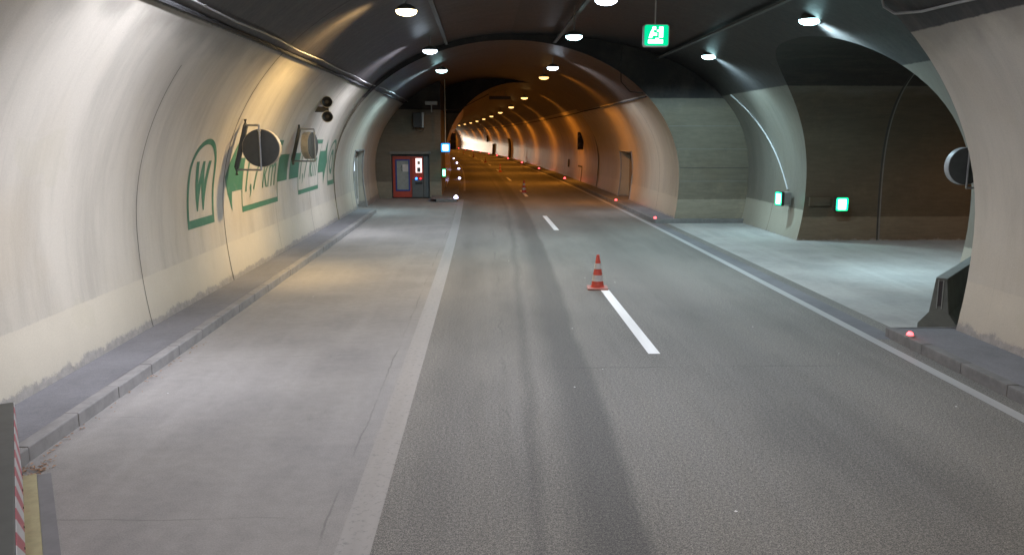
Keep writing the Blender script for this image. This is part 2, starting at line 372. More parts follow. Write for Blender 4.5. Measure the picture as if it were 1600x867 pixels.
# ---- cross passage
pv = empty('cross_passage', (12, 24.9, 0), 0, 'dark arched side passage turning off to the right', 'tunnel vault')
mb = MB()
zp = [z for z in zz if z <= PCR+1e-6]
for sg in (-1, 1):
    mb.grid([[(bx(BRt(z), YP+sg*PH(z))+(32-BRt(z))*j/8, YP+sg*PH(z), z) for j in range(9)] for z in zp])
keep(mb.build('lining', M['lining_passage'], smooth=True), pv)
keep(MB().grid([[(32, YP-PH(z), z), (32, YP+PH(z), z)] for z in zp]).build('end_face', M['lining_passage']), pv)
def pstrip(x, wdt, off, mat, name):
    return keep(MB().grid([[(x, YP+PH(z)-off, z), (x+wdt, YP+PH(z)-off, z)] for z in zp]).build(name, M[mat]), pv)
pstrip(12.28, .05, .005, 'joint', 'joint'); pstrip(12.335, .035, .03, 'joint_pale', 'joint_ridge')

# ---- far layby section D (30.4..50) with two niches
HL = (35.0, 37.9, 2.62); HR = (39.5, 42.6, 2.5)
ld = empty('tunnel_wall', (-5.5, 36, 0), 0, 'far left curved wall with a recessed door, behind the direction markings', 'tunnel wall')
keep(sheet(MB(), DL, [30.4, 32.7, HL[0], 36.4, HL[1], 40, 43, 46.5, 50], (HL[2],), [HL]).build('lining', M['lining'], smooth=True, bend=True), ld)
lq = empty('tunnel_wall', (7.3, 40, 0), 0, 'curved right wall beside the far carriageway with a recessed door and bright rim', 'tunnel wall')
keep(sheet(MB(), DR, [30.4, 33, 36, HR[0], 41, HR[1], 46, 50], (HR[2],), [HR]).build('lining', M['lining_mid'], smooth=True, bend=True), lq)
def niche(root, prof, h, xb, mat, matb):
    mb = MB(); zs = [z for z in zrows(prof.crown, (h[2],)) if z <= h[2]+1e-6]
    for y in h[:2]: mb.grid([[(prof(z), y, z), (xb, y, z)] for z in zs])
    mb.add([(prof(h[2]), h[0], h[2]), (prof(h[2]), h[1], h[2]), (xb, h[1], h[2]), (xb, h[0], h[2])], [(0,1,2,3)])
    keep(mb.build('niche_reveal', M[mat], bend=True), root)
    keep(MB().add([(xb, h[0], 0), (xb, h[1], 0), (xb, h[1], h[2]), (xb, h[0], h[2])], [(0,1,2,3)]).build('niche_back', M[matb], bend=True), root)
    s_ = 1 if xb < 0 else -1
    fr = MB()
    x0 = prof(h[2]); 
    for y in h[:2]: fr.tube([(prof(z)+s_*.01, y, z) for z in zs], .035, 6)
    fr.tube([(x0+s_*.01, h[0], h[2]), (x0+s_*.01, h[1], h[2])], .045, 6)
    keep(fr.build('niche_frame', M['steel'], bend=True), root)
niche(ld, DL, HL, -5.88, 'lining', 'doorgrey'); niche(lq, DR, HR, 7.85, 'lining_mid', 'oak')
keep(arc_strip(DL, 34.0, .03, .15, 6.6), ld); keep(arc_strip(DR, 33.7, .02, .15, 6.6), lq)
keep(arc_strip(DL, 39.6, .025, .15, 6.6), ld)
# ---- partition end wall with shelter room, 43..50
XR = -2.1
er = empty('shelter_front_wall', (-3.6, 43, 0), 0, 'raw concrete wall at the layby end around the red door', 'wall')
def zD(x):  # height of D vault at x
    u = (1-x)/6.56; return 1.7+4.98*math.sqrt(max(0, 1-u*u))
DH = (-4.72, -2.72, 2.32)
mb = MB(); zs = [z for z in zrows(DL.crown, (DH[2],)) if z <= zD(XR)]+[zD(XR)]
for a, b in zip(zs, zs[1:]):
    for c in range(3):
        def xx(z): return [DL(z), max(DH[0], DL(z)), max(DH[1], min(XR, DL(z)) if DL(z) > DH[1] else DH[1]), XR]
        if c == 1 and b <= DH[2]+1e-6: continue
        xa, xb_ = xx(a), xx(b)
        if xa[c+1]-xa[c] < 1e-4 and xb_[c+1]-xb_[c] < 1e-4: continue
        mb.add([(xa[c], 43, a), (xa[c+1], 43, a), (xb_[c+1], 43, b), (xb_[c], 43, b)], [(0,1,2,3)])
mb.grid([[(XR, 43, z), (XR, 46.5, z), (XR, 50, z)] for z in [0, .9, 2, 3, 4.5, zD(XR)]])
keep(mb.build('wall_face', M['raw'], bend=True), er)
mb = MB(); x0, x1, zh = DH; yb = 43.35
mb.add([(x0,43,0),(x0,yb,0),(x0,yb,zh),(x0,43,zh)], [(0,1,2,3)]); mb.add([(x1,43,0),(x1,yb,0),(x1,yb,zh),(x1,43,zh)], [(0,1,2,3)])
mb.add([(x0,43,zh),(x1,43,zh),(x1,yb,zh),(x0,yb,zh)], [(0,1,2,3)]); mb.add([(x0,yb,0),(x1,yb,0),(x1,yb,zh),(x0,yb,zh)], [(0,1,2,3)])
keep(mb.build('door_reveal', M['doorgrey'], bend=True), er)
keep(MB().box(x0-.08, 42.93, zh, x1+.08, 43.02, zh+.14).build('lintel', M['joint_pale'], bevel=.01, bend=True), er)
# ---- D -> C step at 50, C tube 50..330
lc = empty('far_tunnel', (2.4, 60, 0), 0, 'long two lane tunnel tube curving away to the left under orange lamps', 'tunnel')
mb = MB(); annulus(mb, CR, DR, 50); zl = [z for z in zrows(CL.crown)]
for a, b in zip(zl, zl[1:]):
    mb.add([(DL(a), 50, a), (CL(a), 50, a), (CL(b), 50, b), (DL(b), 50, b)], [(0,1,2,3)])
cap(mb, CL.crown, DL, DR, 50)
keep(mb.build('portal_face', M['raw'], bend=True), lc)
mb = MB(); ysC = rng(50, 340, 5)
sheet(mb, CL, ysC); sheet(mb, CR, ysC)
keep(mb.build('lining', M['lining_far'], smooth=True, bend=True), lc)
for y in rng(58, 190, 8.2):
    keep(arc_strip(CR, y, .05, .15, 4.7, .006, parent=None, n=14), lc)
for y in rng(56, 104, 12): keep(arc_strip(CL, y, .05, .15, 6.3, .006, n=14), lc)
# hatches, tall cabinets on the C right wall
def wallbox(root, prof, y0, y1, z0, z1, proud, mat, name):
    zs = rng(z0, z1, .4); s_ = 1 if prof(1) < prof.cx else -1
    mb = MB(); r0 = [[(prof(z)+s_*proud, y0, z), (prof(z)+s_*proud, y1, z)] for z in zs]; mb.grid(r0)
    for y in (y0, y1): mb.grid([[(prof(z)-s_*.05, y, z), (prof(z)+s_*proud, y, z)] for z in zs])
    for z in (z0, z1): mb.add([(prof(z)-s_*.05, y0, z), (prof(z)-s_*.05, y1, z), (prof(z)+s_*proud, y1, z), (prof(z)+s_*proud, y0, z)], [(0,1,2,3)])
    o = mb.build(name, M[mat], bend=True); return keep(o, root) if root else o
wallbox(lc, CR, 56.6, 56.75, .15, 1.1, .03, 'joint', 'hatch_frame'); wallbox(lc, CR, 56.6, 58.6, 1.1, 1.22, .03, 'joint', 'hatch_frame')
wallbox(lc, CR, 63.5, 64.1, .9, 1.5, .04, 'joint', 'hatch')

# ------------------------------------------------------------------ ground
struct(MB().box(-700, -700, -1.2, 700, 1100, -.6).build('ground', M['bay']))
def flat(name, xs, ys, z, mat, thick=None):
    x0, x1 = xs
    f0 = x0 if callable(x0) else (lambda y: x0); f1 = x1 if callable(x1) else (lambda y: x1)
    m_ = MB().grid([[(f0(y), y, z), (f1(y), y, z)] for y in ys])
    return struct(m_.build(name, M[mat], bend=True))
flat('road', (-1.2, 6.9), rng(-60, 340, 3), 0, 'asphalt')
flat('layby', (-6.4, -1.2), rng(-60, 43.5, 3), 0, 'layby')
flat('far_verge', (-2.4, -1.2), rng(43.5, 340, 5), 0, 'asphalt')
flat('verge', (6.9, 7.9), rng(-60, 12.4, 3), 0, 'walk')
flat('bay_paving', (6.9, 34), rng(12.4, 30.4, 3), 0, 'bay')
flat('verge_far_side', (6.9, 8.2), rng(30.4, 340, 5), 0, 'asphalt')
# markings
flat('worn_edge_line', (-1.2, -.92), rng(-5, 42, 3), .004, 'oldpaint')
flat('edge_line', (6.10, 6.27), rng(-5, 330, 4), .004, 'edgepaint')
flat('left_edge_line', (-.99, -.87), rng(49, 330, 4), .004, 'edgepaint')
y = 11.64
k = 0
while y < 300:
    flat('lane_dash', (2.42, 2.60), rng(y, y+5.2, 2.6), .005, 'paint'); y += 16.2 if k else 16.3; k += 1
flat('bay_dust_strip', (6.27, 6.62), rng(12.4, 30.1, 3), .003, 'walk')
# walkways and kerbs
def walkway(name, xa, xb, y0, y1, z=.15):
    f0 = xa if callable(xa) else (lambda y: xa); ys = rng(y0, y1, 3)
    return flat(name, (xa, xb), ys, z, 'walk')
def kerb(name, x0, x1, y0, y1, L=1., mat='kerb', z=.155, gap=.007, face=None):
    mb = MB(); n = round((y1-y0)/L)
    for i in range(n):
        a = y0+i*L+random.uniform(-.003,.003); dz = random.uniform(-.004,.004)
        mb.box(x0+random.uniform(-.004,.004), a, -.05, x1+random.uniform(-.006,.006), a+L-gap, z+dz)
    o = mb.build(name, M[mat], bend=True, bevel=.018, merge=False); return struct(o)
walkway('left_walkway', -6.3, -4.74, -10, 34.8)
kerb('left_kerb', -4.74, -4.58, -10.2, 34.8)
walkway('right_walkway', 6.66, 7.9, -10, 12.55)
kerb('right_kerb', 6.5, 6.66, -9.5, 12.5, mat='kerb_dark')
struct(MB().box(6.5, 12.5, -.05, 7.9, 12.62, .15).build('walkway_end_kerb', M['kerb_dark'], bevel=.02))
walkway('far_right_walkway', 6.56, 8.3, 30.3, 340)
kerb('far_right_kerb', 6.4, 6.56, 30.3, 90, mat='kerb_dark', L=2)
struct(MB().grid([[(6.4, y, 0), (6.4, y, .15), (6.57, y, .15)] for y in rng(90, 340, 5)]).build('distant_kerb', M['kerb_dark'], bend=True))
struct(MB().box(6.42, 30.12, -.05, 9.95, 30.3, .15).build('bay_end_kerb', M['kerb_dark'], bevel=.02, bend=True))
struct(MB().box(8.3, 30.3, -.05, 9.95, 30.395, .148).build('bay_end_plinth', M['walk'], bend=True))
walkway('far_left_walkway', -2.6, -1.4, 40.6, 340)
struct(MB().grid([[(-1.4, y, .152), (-1.25, y, .152), (-1.25, y, 0)] for y in rng(40.6, 340, 5)]).build('far_left_kerb', M['kerb_dark'], bend=True))
struct(MB().box(-2.3, 40.48, 0, -1.25, 40.6, .15).build('walkway_nose', M['kerb_dark'], bevel=.02, bend=True))

# ------------------------------------------------------------------ painted wall markings
def on_left(u, v, off=.007, prof=AL): return (prof(v)+off, u, v)
def decal(name, polys, parent, mat='green', off=.007):
    bm = bmesh.new()
    for poly in polys:
        vs = [bm.verts.new((u, v, 0)) for u, v in poly]; bm.faces.new(vs)
    return finish_decal(name, bm, parent, mat, off)
def finish_decal(name, bm, parent, mat, off):
    zs = [v.co.y for v in bm.verts]; z = math.floor(min(zs)*10)/10
    while z < max(zs):
        bmesh.ops.bisect_plane(bm, geom=bm.verts[:]+bm.edges[:]+bm.faces[:], plane_co=(0, z, 0), plane_no=(0, 1, 0), dist=1e-5); z += .12
    for v in bm.verts:
        x, yy, z = on_left(v.co.x, v.co.y, off); v.co = (bx(x, yy), yy, z)
    me = bpy.data.meshes.new(name); bm.to_mesh(me); bm.free(); me.materials.append(M[mat])
    o = bpy.data.objects.new(name, me); COL.objects.link(o); return keep(o, parent)
def lettering(name, txt, u0, v0, hgt, wdt, parent, shear=.18, off=.007, mat='green', bold=.0):
    cu = bpy.data.curves.new('t', 'FONT'); cu.body = txt; cu.size = 1; cu.shear = shear; cu.offset = bold; cu.resolution_u = 5
    to = bpy.data.objects.new('t', cu); COL.objects.link(to)
    bpy.context.view_layer.update()
    me = bpy.data.meshes.new_from_object(to.evaluated_get(bpy.context.evaluated_depsgraph_get()))
    bpy.data.objects.remove(to)
    bm = bmesh.new(); bm.from_mesh(me)
    xs = [v.co.x for v in bm.verts]; ys = [v.co.y for v in bm.verts]
    top = max(ys); sx = wdt/(max(xs)-min(xs)); sy = hgt/top; x0 = min(xs)
    for v in bm.verts: v.co = (u0+(v.co.x-x0)*sx, v0+v.co.y*sy, 0)
    return bm, name, parent, mat, off
def text_on_wall(*a, **k):
    bm, name, parent, mat, off = lettering(*a, **k); return finish_decal(name, bm, parent, mat, off)
def archframe(u0, u1, z0, z1, t=.1, tb=.16):
    r = (u1-u0)/2; c = (u0+u1)/2; polys = [[(u0, z0), (u1, z0), (u1, z0+tb), (u0, z0+tb)]]
    hs = .62*(z1-z0); zsn = z0+hs; hh = z1-zsn; n = 20
    O = [(c-r*math.cos(math.pi*i/n), zsn+hh*math.sin(math.pi*i/n)) for i in range(n+1)]
    I = [(c-(r-t)*math.cos(math.pi*i/n), zsn+(hh-t*1.1)*math.sin(math.pi*i/n)) for i in range(n+1)]
    for i in range(n): polys.append([O[i], O[i+1], I[i+1], I[i]])
    polys += [[(u0, z0+tb), (u0+t, z0+tb), (u0+t, zsn), (u0, zsn)], [(u1-t, z0+tb), (u1, z0+tb), (u1, zsn), (u1-t, zsn)]]
    return polys
def rectframe(u0, u1, z0, z1, t=.05, tb=.13):
    return [[(u0, z0), (u1, z0), (u1, z0+tb), (u0, z0+tb)], [(u0, z1-tb), (u1, z1-tb), (u1, z1), (u0, z1)],
            [(u0, z0+tb), (u0+t, z0+tb), (u0+t, z1-tb), (u0, z1-tb)], [(u1-t, z0+tb), (u1, z0+tb), (u1, z1-tb), (u1-t, z1-tb)]]
decal('arched_marking', archframe(15.25, 16.75, 1.48, 3.17), ll)
text_on_wall('letter_marking', 'W', 15.58, 1.86, .88, .84, ll, shear=.05, bold=.06)
decal('arrow_marking', [[(17.42, 2.36), (17.98, 1.58), (17.98, 3.12)], [(17.98, 2.02), (18.7, 2.02), (18.7, 2.74), (17.98, 2.74)]], ll)
decal('framed_distance_marking', rectframe(18.7, 21.95, 1.50, 3.12), ll)
text_on_wall('distance_marking', '1,7 km', 18.98, 1.95, .92, 2.7, ll)
decal('band_marking', [[(21.95, 2.02), (23.0, 2.02), (23.0, 2.74), (21.95, 2.74)]], ll)
decal('band_marking', [[(23.25, 2.02), (24.4, 2.02), (24.4, 2.74), (23.25, 2.74)]], ll)
decal('framed_distance_marking', rectframe(24.4, 27.4, 1.50, 3.12), ll)
text_on_wall('distance_marking', '1,7 km', 24.62, 1.95, .92, 2.5, ll)
decal('arrow_marking', [[(27.4, 2.02), (28.3, 2.02), (28.3, 2.74), (27.4, 2.74)], [(28.3, 1.58), (28.95, 2.36), (28.3, 3.12)]], ll)
decal('arched_marking', archframe(29.1, 30.35, 1.50, 3.12), ll)
text_on_wall('letter_marking', 'O', 29.42, 1.92, .85, .62, ll, shear=0, bold=.03)

# ------------------------------------------------------------------ ceiling lamps
def crown_at(x, y):
    if y < 30.4: L_, Rr = AL, (AR if y < 12.4 else BRt)
    elif y < 50: L_, Rr = DL, DR
    else: L_, Rr = CL, CR
    p = L_ if x < L_.cx else Rr
    lo, hi = 1.7, p.crown
    for _ in range(40):
        m = (lo+hi)/2
        if (p(m) > x) == (p is Rr): lo = m
        else: hi = m
    return lo
def lamp(x, y, z, kind, power, label, group, far=False, rad=.16, side=0):
    t = empty('tunnel_lamp', (bx(x, y), y, z), byaw(y), label, 'ceiling lamp', group)
    n = 10 if far else 20
    MB().lathe([(0, .16), (.1, .16), (.19, .11), (.245, .04), (.245, .028), (.2, .026)], n).build('housing', M['steel'], t, smooth=True)
    MB().lathe([(.235, .03), (.23, -.01), (.2, -.045), (.13, -.075), (.06, -.088), (0, -.09)], n).build('lens', M['e_'+kind], t, smooth=True)
    h = crown_at(x, y)-z
    if h > .2: MB().tube([(0, 0, .15), (0, 0, h+.02)], .02, 6).build('stem', M['steel'], t)
    ld_ = bpy.data.lights.new('lamp_light', 'SPOT'); ld_.shadow_soft_size = rad; ld_.spot_size = R(168); ld_.spot_blend = .3
    ld_.energy = power*2.4; ld_.color = {'cool': (.84,.86,1), 'cyan': (.60,.88,1), 'mild': (1,.74,.44), 'warm': (1,.68,.30), 'sod': (1,.36,.045)}[kind]
    lo = bpy.data.objects.new('lamp_light', ld_); COL.objects.link(lo); lo.parent = t; lo.location = (0, 0, -.13)
    if side:      # sideways lobe of the wide beam luminaire
        l2 = bpy.data.lights.new('lamp_side_beam', 'SPOT'); l2.shadow_soft_size = rad; l2.spot_size = R(120); l2.spot_blend = 1.
        l2.energy = power*5.2*abs(side); l2.color = ld_.color
        o2 = bpy.data.objects.new('lamp_side_beam', l2); COL.objects.link(o2); o2.parent = t; o2.location = (0, 0, -.13)
        o2.rotation_euler = (0, R(60 if side < 0 else -60), 0); o2.scale = (1, .5, 1)   # narrow along the tunnel, wide across it
    return t
G1, G2, G3, G4 = 'lamps in the left ceiling row', 'lamps in the right ceiling row', 'lamps over the side bay', 'orange lamps down the far tunnel'
PW = 330
lamp(-1.75, 18.8, 5.95, 'warm', PW, 'largest warm yellow ceiling lamp, nearest of the left row', G1, side=-1.3)
lamp(-1.75, 27.2, 5.95, 'cool', PW, 'cool white lamp in the middle of the left ceiling row', G1, side=-1)
lamp(-1.72, 35.1, 5.95, 'cyan', PW*.6, 'cyan white lamp farthest in the left row, above the shelter wall', G1, side=-1.4)
for i, y in enumerate((10.4, 2.0, -6.5, -15)): lamp(-1.75, y, 5.95, 'cool', PW*(1.05 if y > 5 else .68), ['cool white lamp over the walkway wall just above the picture', 'cool white lamp overhead beside the viewer, left row', 'cool white lamp close behind the viewer, left row', 'cool white lamp farthest behind the viewer, left row'][i], G1, side=-1.15 if y > 5 else -.3)
lamp(2.53, 17.5, 6.0, 'cool', PW, 'white ceiling lamp cut by the top edge left of the green sign', G2)
lamp(2.55, 23.7, 6.0, 'cyan', PW*1.25, 'cyan white ceiling lamp just left of the hanging green sign', G2)
lamp(2.9, 34.2, 6.0, 'cool', PW*.36, 'white ceiling lamp right before the orange ones begin', G2, side=1.6)
for i, y in enumerate((9.5, 1.0, -8)): lamp(2.55, y, 6.0, 'cool' if y > 5 else 'mild', PW*.75, ['ceiling lamp just above the picture, right row', 'ceiling lamp overhead beside the viewer, right row', 'ceiling lamp behind the viewer, right row'][i], G2)
lamp(7.25, 18.5, 5.75, 'cyan', PW*.95, 'cyan lamp over the side bay, the nearer right one', G3, side=1.7)
lamp(7.25, 26.6, 5.75, 'cyan', PW*.95, 'cyan lamp over the side bay, right of the hanging green sign', G3, side=.8)
lamp(3.0, 39.7, 6.0, 'sod', 240, 'brightest orange lamp, nearest of the curving orange row', G4, side=.8)
lamp(3.25, 57, 5.85, 'sod', 400, 'second nearest orange lamp in the far tunnel row', G4, side=.65)
ORD = ['third','fourth','fifth','sixth','seventh','eighth','ninth','tenth','eleventh','twelfth','thirteenth','fourteenth','fifteenth','sixteenth','last']
for i, y in enumerate([73, 89, 105, 121, 137, 153, 169, 185, 201, 217, 233, 250, 270, 290, 310]):
    lamp(3.35, y, 5.8, 'sod', 400, ORD[i]+' orange lamp, counted from the nearest, in the row curving down the far tunnel', G4, far=True, side=.65)
lamp(19, 18.2, 5.0, 'sod', 230, 'orange lamp inside the dark side passage', 'lamp in the side passage')

# ------------------------------------------------------------------ cables, trays, conduits
def run(name, pts, r, mat, label, cat, n=6, bend=True):
    o = MB().tube(pts, r, n).build(name, M[mat], smooth=True, bend=bend); return setp(o, label, cat)
ys = rng(-20, 42.9, 1.4)
run('wall_cable', [(AL(5.03)+.10 if y < 30.4 else DL(5.03)+.1, y, 5.03+.02*math.sin(y*1.3)) for y in ys], .016, 'conduit', 'thin pale cable along the left wall at the dark paint edge', 'cable')
run('cable_duct', [(AL(4.93)+.04 if y < 30.4 else DL(4.93)+.04, y, 4.93) for y in ys], .035, 'cable', 'thick black cable along the left wall under the pale one', 'cable')
def tray(x, z, y0, y1, label):
    mb = MB(); rows = []
    for y in rng(y0, y1, 2.5): rows.append([(x-.06, y, z), (x-.06, y, z-.05), (x+.06, y, z-.05), (x+.06, y, z)])
    mb.grid(rows); return setp(mb.build('cable_tray', M['tray'], bend=True), label, 'cable tray')
tray(-1.33, 6.55, -20, 36.5, 'left grey cable tray along the dark ceiling')
tray(2.6, 6.62, -20, 50, 'middle grey cable tray leading to the orange lamps')
tray(6.4, 6.08, 12.4, 30.35, 'right grey cable tray above the side bay behind the green sign')
run('far_cable', [(DR(4.68)-.05 if y < 50 else CR(4.68)-.05, y, 4.68) for y in rng(30.5, 200, 3)], .03, 'cable', 'black cable along the right wall of the far tunnel at paint edge', 'cable')
run('hanging_cable', [(5.05, 30.25, 6.45), (5.03, 30.28, 5.9), (5.06, 30.3, 5.2), (5.4, 30.32, 4.85), (5.9, 30.34, 4.8)], .02, 'cable', 'black cable drooping down the vault edge below the green sign', 'cable')
zs_ = rng(1.5, 4.68, .16)
def yc_(z): return 26.35 + (z-1.5)*.93
run('conduit_pipe', [(BRt(z)-.03, yc_(z), z) for z in zs_], .028, 'conduit', 'pale conduit pipe curving down the bay wall to the green sign', 'pipe')
pp = [(5.90, 12.33, 5.28), (6.0, 12.36, 5.05), (6.12, 12.25, 4.94), (6.22, 11.7, 4.89), (6.26, 10.9, 4.88), (6.3, 10, 4.86), (6.3, 6, 4.86), (6.3, 0, 4.86)]
run('bent_pipe', [(x-.05, y, z+.06) for x, y, z in pp], .02, 'conduit', 'thin bent pipe clipped under the ceiling above the right pier', 'pipe')
run('endwall_cable', [(DL(4.7)+.05, 42.9, 4.7), (-3.2, 42.9, 4.62), (XR, 42.9, 4.62), (-1.2, 43.5, 4.6), (.5, 47, 5.6)], .02, 'cable', 'black cable across the concrete wall above the red door', 'cable')

# ------------------------------------------------------------------ round signs seen from behind
def drum(x, y, z, rz, top, bot, label, group, dp=.10, rim='caserim'):
    t = empty('round_sign', (bx(x, y), y, z), rz, label, 'round sign', group)
    MB().lathe([(0, -.09), (.40, -.09), (.42, -.085), (.425, -.07)], 40, axis='y').build('back_plate', M['darkgrey'], t, smooth=True)
    MB().lathe([(.425, -.075), (.435, -.07), (.435, dp), (.41, dp+.01), (0, dp+.01)], 40, axis='y').build('rim_case', M[rim], t, smooth=True)
    rot = Matrix.Rotation(-rz, 3, 'Z')
    T = rot @ Vector((top, .05, .56)); Bt = rot @ Vector((bot, .05, -.56))
    b = MB().tube([(.0, -.14, -.5), (.0, -.14, .52)], .024, 8)
    b.tube([(0, -.14, .52), (T.x, T.y, .52)], .024, 8); b.tube([(0, -.14, -.5), (Bt.x, Bt.y, -.5)], .024, 8)
    b.build('bracket', M['steel'], t, smooth=True)
    MB().tube([(T.x, T.y, .66), (T.x, T.y, .5), (Bt.x, Bt.y, -.45), (Bt.x, Bt.y, -.62)], [.04, .06, .06, .04], 8).build('wall_rail', M['darkgrey'], t, smooth=True)
    MB().lathe([(0, -.16), (.035, -.16), (.035, -.12)], 10, c=(0, 0, .4), axis='y').build('clamp', M['beige'], t)
    return t
GD = 'round signs mounted on the left wall'
drum(-4.78, 17.6, 2.97, 0, -.36, -.62, 'large round sign seen from its dark back, in front of the green arrow', GD).scale = (.92, .92, .92)
drum(-4.85, 22.9, 2.97, R(80), -.36, -.6, 'smaller round sign turned edge-on, between the two framed distances', GD, dp=.16).scale = (.86, .86, .86)
dsr = drum(8.39, 14.0, 2.70, 0, 1.5, 1.7, 'round sign half hidden by the right pier, pale rim', None, rim='caserim_grey'); dsr.scale = (.75, .75, .75)
# twin horn loudspeaker
t = empty('twin_siren', (bx(-4.62, 24.3), 24.3, 4.0), R(14), 'twin round beige horns stacked on the left wall', 'siren')
for dz in (.21, -.21):
    h = MB().lathe([(.05, .3), (.1, .22), (.16, .1), (.17, -.1), (.15, -.12)], 24, c=(0, 0, dz), axis='y').build('horn', M['beige'], t, smooth=True)
    MB().lathe([(.15, -.115), (.09, -.06), (.05, -.02), (0, -.02)], 20, c=(0, 0, dz), axis='y').build('horn_mouth', M['black'], h)
MB().box(-.5, .0, -.08, .05, .12, .08).build('mount', M['black'], t, bevel=.01)

# ------------------------------------------------------------------ lit signs
def rounded(wd, ht, r, y, n=6):
    pts = []
    for cx_, cz, a0 in ((wd/2-r, ht/2-r, 0), (-wd/2+r, ht/2-r, 90), (-wd/2+r, -ht/2+r, 180), (wd/2-r, -ht/2+r, 270)):
        for i in range(n+1):
            a = R(a0+90*i/n); pts.append((cx_+r*math.cos(a), y, cz+r*math.sin(a)))
    return pts
def lit_sign(name, loc, rz, wd, ht, dp, face, glyph, label, cat, picto, case='black', group=None):
    t = empty(name, loc, rz, label, cat, group)
    a = rounded(wd, ht, min(wd, ht)*.12, -dp/2); b = rounded(wd, ht, min(wd, ht)*.12, dp/2); n = len(a)
    MB().add(a+b, [tuple(range(n)), tuple(range(n, 2*n))]+[(i, (i+1) % n, n+(i+1) % n, n+i) for i in range(n)]).build('case', M[case], t)
    f = rounded(wd*.93, ht*.92, min(wd, ht)*.1, -dp/2-.004)
    p = MB().add(f, [tuple(range(len(f)))]).build('lit_face', M[face], t)
    mb = MB()
    for poly in picto: mb.add([(x*wd, -dp/2-.008, z*ht) for x, z in poly], [tuple(range(len(poly)))])
    if picto: mb.build('pictogram', M[glyph], p, merge=False)
    return t
def q(x0, z0, x1, z1): return [(x0, z0), (x1, z0), (x1, z1), (x0, z1)]
picto_big = [[(-.30,-.12),(-.17,-.12),(-.10,.14),(-.16,.30),(-.24,.12)], q(-.16,.24,-.02,.38), [(-.17,.0),(.02,-.02),(.02,.1),(-.12,.12)], q(.1,-.1,.26,.38), q(-.32,-.36,.26,-.19), q(-.04,-.2,.1,-.12), q(.02,.16,.12,.24)]
g = lit_sign('exit_sign', (bx(4.11, 20), 20, 5.60), 0, .62, .52, .16, 'e_green', 'e_white', 'green and white lit sign hanging from the ceiling on a rod', 'lit sign', picto_big, case='whitemetal')
MB().tube([(-.02, 0, .25), (-.02, 0, 1.1)], .018, 8).build('hanging_rod', M['whitemetal'], g)
blob = [q(-.3,-.36,.3,.34)]
run_ = [[(-.26,-.34),(-.1,-.34),(.04,-.05),(.2,-.02),(.22,.1),(.02,.2),(-.2,.12),(-.24,.0)], q(-.02,.22,.16,.36), q(.06,-.34,.3,-.18), q(-.3,.1,-.1,.34)]
s1 = lit_sign('escape_sign', (bx(9.55, 25.9), 25.9, 1.24), R(-75), .36, .46, .1, 'e_green', 'e_white', 'small green lit sign on the bay wall under the conduit pipe', 'lit sign', blob)
MB().box(-.16, .05, -.2, .16, .32, .2).build('mount', M['steel'], s1)
s2 = lit_sign('escape_sign', (10.93, 24.52, 1.17), 0, .40, .44, .14, 'e_green', 'e_white', 'square green lit sign on the dark passage wall with a grey strip', 'lit sign', blob)
MB().box(-.86, .32, -.08, -.2, .40, .19).build('backing_strip', M['lining_passage'], s2)
MB().tube([(0, .05, 0), (0, .42, 0)], .03, 8).build('arm', M['steel'], s2)
s3 = lit_sign('shelter_sign', (bx(-1.85, 42.6), 42.6, 2.66), 0, .48, .48, .12, 'e_bluesign', 'e_bluewhite', 'blue framed white lit sign hanging on a pole beside the shelter', 'lit sign', [q(-.28,-.3,.28,.3)])
MB().tube([(0, 0, .24), (0, 0, 3.45)], .022, 8).build('pole', M['beige'], s3)
MB().tube([(0, 0, .05), (-.28, .12, .05)], .02, 8).build('bracket', M['steel'], s3)
s4 = lit_sign('escape_sign', (bx(-1.98, 42.75), 42.75, 1.36), R(30), .2, .42, .1, 'e_green', 'e_white', 'narrow green lit sign at the corner of the shelter wall', 'lit sign', [q(-.3,-.36,.3,.36)])
for s_, e_, c_ in ((s1, 3, (.3,1,.6)), (s2, 3, (.3,1,.6)), (s4, 1.5, (.3,1,.6)), (s3, 2, (.5,.8,1))):
    l_ = bpy.data.lights.new('sign_glow', 'AREA'); l_.size = .3; l_.energy = e_; l_.color = c_
    lo = bpy.data.objects.new('sign_glow', l_); COL.objects.link(lo); lo.parent = s_; lo.location = (0, -.12, 0); lo.rotation_euler = (R(90), 0, 0)

# ------------------------------------------------------------------ red shelter door with emergency cabinet
t = empty('shelter_door', (bx(-4.05, 43.25), 43.22, 0), 0, 'red door with blue framed window beside a lit emergency panel', 'door')
mb = MB().box(-.62, -.03, .05, -.48, .04, 2.2).box(.28, -.03, .05, .38, .04, 2.2).box(-.48, -.03, 2.04, .28, .04, 2.2).box(-.48, -.03, .05, .28, .04, .38)
d = mb.build('door_leaf', M['red'], t, bevel=.008)
mb = MB().box(-.48, -.05, .38, -.41, .03, 2.04).box(.21, -.05, .38, .28, .03, 2.04).box(-.41, -.05, 1.97, .21, .03, 2.04).box(-.41, -.05, .38, .21, .03, .45)
w_ = mb.build('window_frame', M['blue'], d, bevel=.006)
MB().box(-.41, -.015, .45, .21, .01, 1.97).build('pane', M['glasspane'], d)
MB().box(-.10, -.02, 1.4, .2, -.017, 1.78).build('notice', M['whitemetal'], d)
MB().tube([(-.12, -.02, 1.42), (-.17, -.02, 1.5), (-.18, -.02, 1.6), (-.14, -.02, 1.72)], .014, 6).build('handle', M['black'], d)
t2 = empty('emergency_cabinet', (bx(-3.3, 43.2), 43.2, 0), 0, 'red emergency call cabinet with lit window and blue and red buttons', 'emergency cabinet')
MB().box(-.36, -.08, 1.0, .24, .1, 2.2).build('cabinet_body', M['red'], t2, bevel=.01)
MB().box(-.36, -.06, .05, .24, .1, 1.0).build('lower_panel', M['doorgrey'], t2, bevel=.01)
